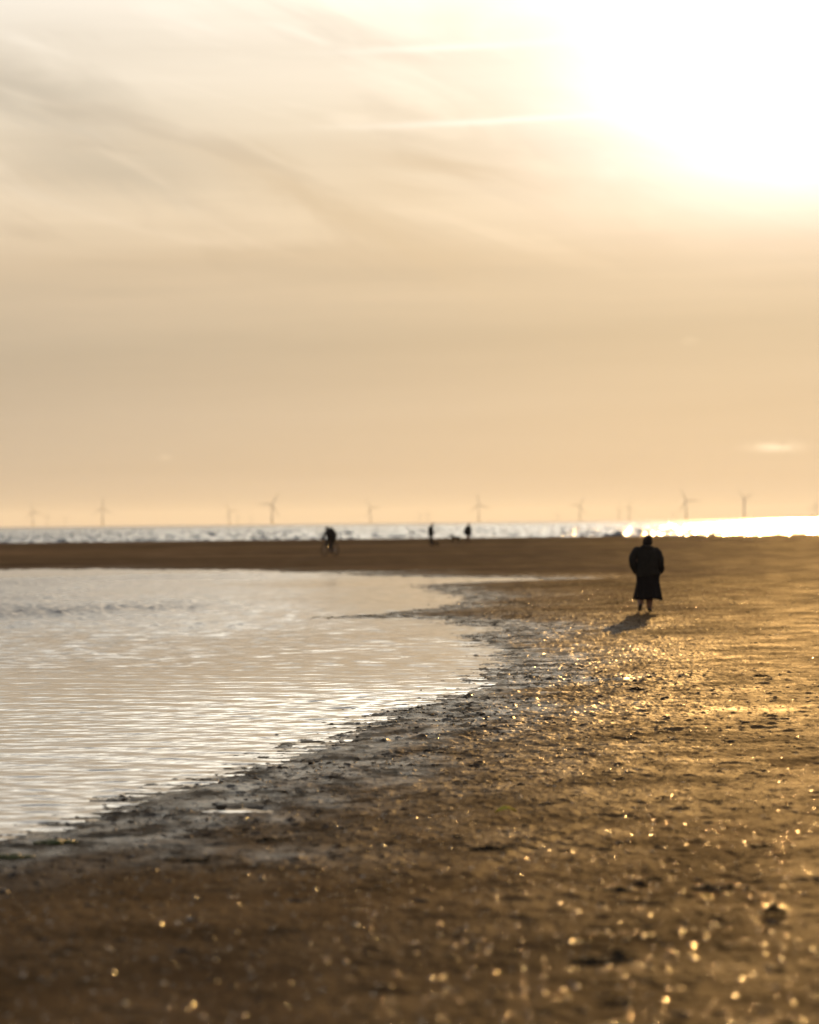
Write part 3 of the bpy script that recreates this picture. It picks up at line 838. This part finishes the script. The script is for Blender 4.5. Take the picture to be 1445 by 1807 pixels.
# ------------------------------------------------------------------ cyclist and bicycle
def build_cyclist(M):
    p = px_ground(582, 981, 0.30); z = ground_z(p.x, p.y); p = px_ground(582, 981, z); z = ground_z(p.x, p.y)
    rz = R(36)          # local +Y is the riding direction: away and to the left
    bike = empty('bicycle', (p.x, p.y, z), rz)
    tag(bike, 'dark bicycle ridden across the far sand by the hunched cyclist', 'bicycle')
    rw = .335; fw, rwc = Vector((0, .54, rw)), Vector((0, -.52, rw))
    def wheel(c):
        bm = bmesh.new()
        for i in range(40):
            pass
        ring(bm, c, rw - .012, .016)
        w = bm_obj('wheel_rim', bm, M['metal'], bike)
        bm2 = bmesh.new(); ring(bm2, c, rw, .030)
        bm_obj('tyre', bm2, M['rubber'], w)
        bm3 = bmesh.new()
        tube(bm3, [c + Vector((-.05, 0, 0)), c + Vector((.05, 0, 0))], .026, 12)
        for k in range(20):
            a = 2 * PI * k / 20
            tube(bm3, [c + Vector((.02 * (-1) ** k, 0, 0)), c + Vector((0, math.cos(a) * (rw - .012), math.sin(a) * (rw - .012)))], .0022, 5)
        bm_obj('hub_and_spokes', bm3, M['metal'], w)
    def ring(bm, c, r, t):
        n, m = 48, 10; g = []
        for i in range(n):
            a = 2 * PI * i / n
            g.append([bm.verts.new((c.x + t * math.sin(2 * PI * j / m), c.y + (r + t * math.cos(2 * PI * j / m)) * math.cos(a), c.z + (r + t * math.cos(2 * PI * j / m)) * math.sin(a))) for j in range(m)])
        for i in range(n):
            for j in range(m):
                bm.faces.new((g[i][j], g[(i + 1) % n][j], g[(i + 1) % n][(j + 1) % m], g[i][(j + 1) % m]))
    wheel(fw); wheel(rwc)
    bb = Vector((0, -.08, .30)); seat = Vector((0, -.24, .80)); hd = Vector((0, .36, .80)); hl = Vector((0, .40, .66))
    bm = bmesh.new()
    for a, b, r in ((bb, seat, .017), (bb, hl, .021), (seat + Vector((0, .01, -.03)), hd, .017), (hd, hl, .022)):
        tube(bm, [a, b], r, 10)
    for sx in (-1, 1):
        o = Vector((sx * .055, 0, 0)); i_ = Vector((sx * .02, 0, 0))
        tube(bm, [bb + i_, rwc + o], .010, 8); tube(bm, [seat + i_ + Vector((0, 0, -.03)), rwc + o], .009, 8)
    bm_obj('frame', bm, M['paint'], bike)
    bm = bmesh.new()
    tube(bm, [hl + Vector((0, 0, .01)), hl + Vector((0, .012, -.04))], .022, 10)
    for sx in (-1, 1):
        tube(bm, [hl + Vector((sx * .045, .01, -.03)), fw + Vector((sx * .055, -.02, .08)), fw + Vector((sx * .055, 0, 0))], .012, 8)
    bm_obj('fork', bm, M['paint'], bike)
    bm = bmesh.new()
    tube(bm, [hd, hd + Vector((0, -.02, .10)), hd + Vector((0, .07, .13))], .015, 8)
    b0 = hd + Vector((0, .07, .13))
    tube(bm, [b0 + Vector((-.30, -.07, .02)), b0 + Vector((-.12, -.01, .01)), b0, b0 + Vector((.12, -.01, .01)), b0 + Vector((.30, -.07, .02))], [.016, .013, .013, .013, .016], 8)
    bm_obj('handlebar', bm, M['metal'], bike)
    bm = bmesh.new()
    tube(bm, [seat, seat + Vector((0, -.03, .10))], .013, 8)
    tube(bm, [seat + Vector((0, -.18, .13)), seat + Vector((0, -.10, .135)), seat + Vector((0, .02, .125)), seat + Vector((0, .12, .12))], [.045, .075, .035, .02], 12, .45)
    bm_obj('saddle', bm, M['rubber'], bike)
    bm = bmesh.new()
    ring(bm, bb + Vector((.05, 0, 0)), .085, .006)
    tube(bm, [bb + Vector((-.07, 0, 0)), bb + Vector((.07, 0, 0))], .02, 10)
    pr, pl = bb + Vector((.09, .10, -.135)), bb + Vector((-.09, -.10, .135))
    tube(bm, [bb + Vector((.07, 0, 0)), pr], .011, 8); tube(bm, [bb + Vector((-.07, 0, 0)), pl], .011, 8)
    for k in (-1, 1):
        tube(bm, [bb + Vector((.05, 0, .085 * k)), rwc + Vector((.05, 0, .04 * k))], .005, 6)
    bm_obj('crankset', bm, M['metal'], bike)
    for q, sx in ((pr, 1), (pl, -1)):
        bm = bmesh.new(); tube(bm, [q + Vector((sx * .01, -.04, 0)), q + Vector((sx * .05, -.045, 0)), q + Vector((sx * .05, .045, 0)), q + Vector((sx * .01, .04, 0))], .011, 6)
        bm_obj('pedal', bm, M['rubber'], bike)
    # rider
    root = empty('person', (p.x, p.y, z), rz)
    tag(root, 'cyclist in dark clothes hunched over the handlebar, riding on the far sand', 'person')
    gl, gr = b0 + Vector((-.27, -.05, .03)), b0 + Vector((.27, -.05, .03))
    J = dict(pelvis=(0, -.27, 1.00), waist=(0, -.19, 1.17), chest=(0, -.02, 1.37), neck=(0, .14, 1.47), head=(0, .24, 1.54),
             shl=(-.18, .02, 1.40), ell=(-.26, .16, 1.15), wrl=gl + Vector((0, -.06, .03)), shr=(.18, .02, 1.40), elr=(.26, .16, 1.15), wrr=gr + Vector((0, -.06, .03)),
             hipl=(-.10, -.24, .97), knl=(-.13, .14, .86), cal=(-.12, .06, .70), anl=pl + Vector((-.03, -.07, .09)), toel=pl + Vector((-.03, .07, .045)),
             hipr=(.10, -.24, .95), knr=(.13, .10, .64), car=(.12, .06, .50), anr=pr + Vector((.03, -.07, .09)), toer=pr + Vector((.03, .07, .045)))
    link_mesh('body', body_mesh(J, 1.15), M['skin'], root)
    # jacket follows the bent back
    bm = bmesh.new()
    tube(bm, [(0, -.33, .95), (0, -.28, 1.04), (0, -.19, 1.18), (0, -.09, 1.31), (0, .02, 1.40), (0, .10, 1.455), (0, .15, 1.48)], [.21, .28, .31, .32, .29, .18, .10], 20, .9)
    for q in 'lr':
        sh, el, wr = Vector(J['sh' + q]), Vector(J['el' + q]), Vector(J['wr' + q])
        tube(bm, [Vector((0, 0, 1.38)).lerp(sh, .6), sh, sh.lerp(el, .5), el, el.lerp(wr, .5), wr], [.07, .08, .072, .062, .054, .045], 14)
    bm_obj('jacket', bm, M['coat'], root, noise=.012, nscale=12)
    trousers(J, M['trousers'], root, 1.3)
    for q in 'lr': shoe_obj(J['an' + q], J['toe' + q], M['shoe'], root)
    hat(J, M['hat'], root, 'helmet')

# ------------------------------------------------------------------ dogs
def build_dogs(M):
    for (px_, py_, hh, rz, lab) in ((804.0, 955.5, .48, 80, 'small dark dog trotting ahead of the striding person on the far bank'),
                                    (768.0, 958.0, .30, -70, 'small dark dog sniffing the sand at the feet of the slim standing person')):
        p = px_ground(px_, py_, .6); z = ground_z(p.x, p.y); p = px_ground(px_, py_, z); z = ground_z(p.x, p.y)
        root = empty('dog', (p.x, p.y, z), R(rz)); k = hh / .36; root.scale = (k, k, k)
        tag(root, lab, 'dog')
        low = 'sniffing' in lab
        P = {'chest': (0, .13, .27), 'belly': (0, -.02, .28), 'rump': (0, -.16, .28), 'tail1': (0, -.25, .33), 'tail2': (0, -.31, .42),
             'neck': (0, .22, .33 if not low else .27), 'head': (0, .29, .40 if not low else .17), 'muzzle': (0, .38, .38 if not low else .09),
             'earl': (-.045, .27, .45 if not low else .22), 'earr': (.045, .27, .45 if not low else .22)}
        Rr = {'chest': (.075, .095), 'belly': (.06, .07), 'rump': (.065, .078), 'tail1': .018, 'tail2': .01, 'neck': .055, 'head': .055, 'muzzle': .026, 'earl': .016, 'earr': .016}
        E = [('chest', 'belly'), ('belly', 'rump'), ('rump', 'tail1'), ('tail1', 'tail2'), ('chest', 'neck'), ('neck', 'head'), ('head', 'muzzle'), ('head', 'earl'), ('head', 'earr')]
        for sx, q in ((-1, 'l'), (1, 'r')):
            st = .04 * sx
            P.update({'s' + q: (sx * .055, .15, .22), 'w' + q: (sx * .055, .16 + st, .11), 'p' + q: (sx * .055, .16 + st, .018), 't' + q: (sx * .055, .19 + st, .012),
                      'k' + q: (sx * .06, -.11 - st, .20), 'h' + q: (sx * .055, -.21 - st, .115), 'f' + q: (sx * .055, -.19 - st, .018), 'g' + q: (sx * .055, -.16 - st, .012)})
            Rr.update({'s' + q: .036, 'w' + q: .02, 'p' + q: .017, 't' + q: .014, 'k' + q: .042, 'h' + q: .02, 'f' + q: .017, 'g' + q: .014})
            E += [('chest', 's' + q), ('s' + q, 'w' + q), ('w' + q, 'p' + q), ('p' + q, 't' + q), ('rump', 'k' + q), ('k' + q, 'h' + q), ('h' + q, 'f' + q), ('f' + q, 'g' + q)]
        me = skin_mesh('body', (P, E), Rr, 2, 0)
        link_mesh('body', me, M['fur'], root)

# ------------------------------------------------------------------ offshore wind farm
TURB = [  # photo x, hub height in pixels above the horizon, angle of one blade, yaw, label
    (58, 26.5, 105, 10, 'faint wind turbine farthest left on the horizon, one blade tipped up and left'),
    (83, 18.5, 78, 40, 'small pale wind turbine just right of the leftmost turbine on the horizon'),
    (115, 14, 35, 30, 'tiny faint wind turbine alone between the left pair and the tall upright-bladed one'),
    (181, 31, 90, 5, 'wind turbine with one blade straight up, above the left part of the far sandbank'),
    (405, 24.5, 122, 15, 'wind turbine well left of the cyclist, beside two smaller faint ones'),
    (419, 16, 60, 50, 'small faint wind turbine close to the right of the medium one left of the cyclist'),
    (443, 13.5, 20, 35, 'tiny wind turbine between the small pair and the tall turbine left of the cyclist'),
    (480, 35.5, 60, 8, 'tall wind turbine left of the cyclist with one blade level and one raised right'),
    (654, 27.5, 122, 12, 'lone wind turbine standing between the cyclist and the slim person'),
    (741, 14, 10, 20, 'tiny wind turbine just left of the slim person, the left one of two'),
    (755, 16, 75, 40, 'tiny wind turbine directly behind the slim person, the right one of two'),
    (845, 31, 100, 8, 'wind turbine just right of the person in the wide coat, one blade nearly upright'),
    (984, 11.5, 130, 20, 'smallest wind turbine, far out midway to the walker, low on the horizon'),
    (1023, 27.5, 62, 10, 'wind turbine left of the walker, one blade level left and one up right'),
    (1092, 21, 88, 65, 'dim wind turbine seen edge on, the left of a close pair near the walker'),
    (1110, 25, 78, 55, 'wind turbine seen edge on, the right of a close pair near the walker'),
    (1189, 12, 45, 30, 'tiny faint wind turbine right of the walker, low over the glittering sea'),
    (1211, 35, 118, 10, 'tall wind turbine right of the walker over the sparkling water'),
    (1313, 37, 145, 50, 'darkest and tallest wind turbine, rotor forming a Y, over the brightest water'),
    (1431, 15.5, 150, 20, 'small wind turbine near the right end of the horizon, left of the last one'),
    (1440, 25, 80, 50, 'last wind turbine at the right end of the horizon, blade pointing up'),
]
def build_turbines(M):
    HUB = 95.0
    bm = bmesh.new(); n = 20
    loft(bm, [(0, 0, 14, 3.6, 3.6), (0, 0, 50, 3.2, 3.2), (0, 0, 92.6, 2.5, 2.5)], n)
    tower = bm_obj('tower', bm, M['turbine'])
    bm = bmesh.new()
    loft(bm, [(0, 0, -4, 3.4, 3.4), (0, 0, 13.4, 3.4, 3.4), (0, 0, 13.5, 5.6, 5.6), (0, 0, 14.0, 5.6, 5.6)], n)
    pile = bm_obj('foundation_pile', bm, M['pile'])
    bm = bmesh.new()
    tube(bm, [(0, -5, HUB), (0, -3.5, HUB), (0, 6, HUB), (0, 9, HUB)], [1.6, 2.6, 2.7, 1.9], 16)
    nac = bm_obj('nacelle', bm, M['turbine'])
    bm = bmesh.new()
    tube(bm, [(0, -5.0, 0), (0, -6.2, 0), (0, -7.6, 0), (0, -8.4, 0)], [2.0, 2.1, 1.5, .4], 16)
    hub = bm_obj('rotor_hub', bm, M['turbine']); hub.location = (0, 0, HUB)
    bm = bmesh.new(); prev = None
    L = 66.0
    for k in range(22):
        t = k / 21.0; zz = 1.0 + t * L
        ch = (1.5 + 2.7 * min(1, t * 5)) * (1 - .80 * max(0, t - .18) / .82) ; ch *= 1.5; th = ch * (.9 if t < .04 else .28 - .14 * t)
        tw = R(16 * (1 - t)); off = -2.6 * t * t
        ringv = []
        for i in range(12):
            a = 2 * PI * i / 12
            xx = ch * .5 * math.cos(a) + ch * .12; yy = th * .5 * math.sin(a)
            ringv.append(bm.verts.new((xx * math.cos(tw) - yy * math.sin(tw), -6.6 + off + xx * math.sin(tw) + yy * math.cos(tw), zz)))
        if prev:
            for i in range(12): bm.faces.new((prev[i], prev[(i + 1) % 12], ringv[(i + 1) % 12], ringv[i]))
        else: bm.faces.new(ringv[::-1])
        prev = ringv
    bm.faces.new(prev)
    blade = bm_obj('blade', bm, M['turbine']); blade.location = (0, 0, HUB)
    parts = [tower, pile, nac, hub]
    for i, (px_, hp, ang, yaw, lab) in enumerate(TURB):
        sc = 1.0
        dist = HUB * FPX / hp
        if dist > 27000: sc = 27000 / dist; dist = 27000
        w = px_at(px_, 922.0, dist)
        azm = math.atan2(w.x, w.y)
        root = empty('wind_turbine', (w.x, w.y, SEA_Z), -azm + R(yaw))
        root.scale = (sc,) * 3
        tag(root, lab, 'wind turbine', 'wind turbines of the offshore wind farm')
        for q in parts:
            o = q if i == 0 else q.copy()
            if i: COL.objects.link(o)
            o.parent = root
        for k in range(3):
            o = blade if (i == 0 and k == 0) else blade.copy()
            if not (i == 0 and k == 0): COL.objects.link(o)
            o.parent = root; o.location = (0, 0, HUB)
            o.rotation_euler = (0, R(90 - (ang + 120 * k)), 0)

# ------------------------------------------------------------------ things lying on the sand
def build_wrack(M):
    clumps = [(1342, 1492, .085, .018, 'dark'), (1092, 1573, .075, .02, 'dark'), (1128, 1563, .05, .025, 'dark'), (1157, 1554, .05, .025, 'dark'),
              (1262, 1566, .17, .022, 'dark'), (1364, 1616, .065, .045, 'dark'), (868, 1500, .12, .02, 'dark'), (1092, 1690, .07, .02, 'dark'),
              (1341, 1194, .09, .03, 'dark'), (1122, 1218, .10, .03, 'dark'), (100, 1488, .13, .014, 'green'), (20, 1513, .11, .012, 'green'),
              (480, 1483, .09, .010, 'dark'), (1060, 1697, .13, .012, 'dark'), (345, 1520, .09, .010, 'dark')]
    labels = {0: 'dark seaweed clump on the glittering sand near the right edge, upper of two there',
              1: 'dark seaweed clump leftmost of a close row of three on the right foreground sand',
              2: 'dark seaweed clump in the middle of a close row of three on the sand',
              3: 'dark seaweed clump rightmost of a close row of three on the sand',
              4: 'long flat dark strand of seaweed right of the row of three clumps',
              5: 'tall dark seaweed lump on the sand nearest the lower right corner',
              6: 'thin dark strand of seaweed on the sand below the pool, near the picture middle',
              7: 'dark seaweed tuft low in the blurred foreground, right end of a longer strand',
              8: 'dark seaweed clump on the golden sand to the right of the walker, farthest away',
              9: 'dark seaweed clump on the golden sand straight below the walker',
              10: 'green weed patch at the wet edge of the pool, larger of the two green ones',
              11: 'smaller green weed patch at the wet pool edge, beside the left frame edge',
              12: 'dark strand of seaweed on brown sand below the puddle',
              13: 'long dark strand of seaweed in the blurred foreground, left of a small tuft',
              14: 'dark strand of seaweed on brown sand below the wet fringe, left of the puddle'}
    from mathutils import noise as mn
    for i, (px_, py_, rx, hz, kind) in enumerate(clumps):
        p = px_ground(px_, py_, .06); z0 = ground_z(p.x, p.y); p = px_ground(px_, py_, z0); z0 = ground_z(p.x, p.y)
        rr = random.Random(50 + i)
        bm = bmesh.new()
        # fronds tangled into a low heap
        for k in range(26):
            a = rr.uniform(0, 2 * PI); q = rr.random() ** .6
            c = Vector((math.cos(a) * rx * q, math.sin(a) * rx * .7 * q, hz * (1 - q) * rr.uniform(.3, 1.1)))
            d = Vector((rr.gauss(0, 1), rr.gauss(0, .5), rr.gauss(0, .08))).normalized() * rx * rr.uniform(.25, .6)
            w = rx * rr.uniform(.05, .13)
            tube(bm, [c - d, c - d * .4 + Vector((0, 0, hz * .25)), c + d * .3 + Vector((0, 0, hz * .2)), c + d], [w * .4, w, w, w * .3], 6, .55)
        me_o = bm_obj('seaweed', bm, M['weed_green'] if kind == 'green' else M['weed'])
        x, y = np.array([p.x]), np.array([p.y]); zz, sd = base_height(x, y)
        me_o.location = (p.x, p.y, float(zz[0] + lumps(x, y, sd, np.hypot(x, y))[0]))
        me_o.rotation_euler = (0, 0, 0)
        tag(me_o, labels[i], 'seaweed', 'seaweed scattered on the sand')
    # one yellow leaf
    p = px_ground(892, 1439, .09)
    bm = bmesh.new(); top = []
    n = 9
    for k in range(n):
        t = k / (n - 1); w = .032 * math.sin(PI * min(1, t * .97 + .02)) ** .8
        row = [bm.verts.new((-.075 + .15 * t, s_ * w, .028 + .03 * math.sin(t * 3) + .012 * abs(s_) + .003)) for s_ in (-1, 0, 1)]
        top.append(row)
    for a_, b_ in zip(top[:-1], top[1:]):
        for j in range(2): bm.faces.new((a_[j], b_[j], b_[j + 1], a_[j + 1]))
    o = bm_obj('leaf', bm, M['leaf'])
    md = o.modifiers.new('thick', 'SOLIDIFY'); md.thickness = .0015
    x, y = np.array([p.x]), np.array([p.y]); zz, sd = base_height(x, y)
    o.location = (p.x, p.y, float(zz[0] + lumps(x, y, sd, np.hypot(x, y))[0])); o.rotation_euler = (R(14), 0, R(12))
    tag(o, 'small yellow leaf lying on the brown sand right of the pool edge', 'leaf')

def figure_mats():
    M = {}
    M['skin'] = simple_mat('skin', (.20, .11, .07), .55, .4, .08, 20)
    M['jacket'] = simple_mat('padded_jacket', (.016, .012, .008), .8, .25, .3, 18, .3)
    M['skirt'] = simple_mat('skirt_cloth', (.014, .010, .008), .9, .15, .3, 30, .2)
    M['hat'] = simple_mat('knit_wool', (.022, .017, .014), .95, .1, .4, 70, .5)
    M['coat'] = simple_mat('coat_cloth', (.022, .018, .015), .85, .2, .3, 25, .2)
    M['trousers'] = simple_mat('trouser_cloth', (.030, .024, .020), .85, .2, .3, 25, .2)
    M['shoe'] = simple_mat('shoe_leather', (.020, .016, .013), .6, .35, .3, 30)
    M['metal'] = simple_mat('bike_metal', (.20, .20, .20), .35, .5, .15, 40, metallic=.8)
    M['rubber'] = simple_mat('rubber', (.015, .015, .015), .8, .2, .2, 40)
    M['paint'] = simple_mat('bike_paint', (.03, .025, .022), .4, .5, .2, 30)
    M['fur'] = simple_mat('dog_fur', (.035, .024, .015), .9, .15, .4, 40, .5)
    M['turbine'] = simple_mat('turbine_paint', (.42, .42, .41), .6, .2, .05, .05)
    M['pile'] = simple_mat('yellow_pile_paint', (.55, .38, .04), .6, .3, .1, .2)
    M['weed'] = simple_mat('dark_seaweed', (.022, .017, .011), .85, .12, .5, 14, .3)
    M['weed_green'] = simple_mat('green_seaweed', (.07, .085, .018), .5, .3, .4, 14, .3)
    M['leaf'] = simple_mat('yellow_leaf', (.55, .42, .03), .6, .3, .2, 30)
    return M


# ------------------------------------------------------------------ run
build_camera(); build_sun(); build_world()
build_sand(); build_pool(); build_sea(); build_shells()
MATS = figure_mats()
build_turbines(MATS); build_walker(MATS); build_far_people(MATS); build_cyclist(MATS); build_dogs(MATS); build_wrack(MATS)
build_haze()

SC.view_settings.view_transform = 'Standard'
SC.view_settings.look = 'None'
SC.view_settings.exposure = 0.0
SC.view_settings.gamma = 1.0
SC.cycles.use_denoising = True
SC.cycles.use_adaptive_sampling = False
SC.cycles.max_bounces = 6
SC.cycles.volume_bounces = 1
SC.cycles.sample_clamp_indirect = 6.0
SC.render.film_transparent = False
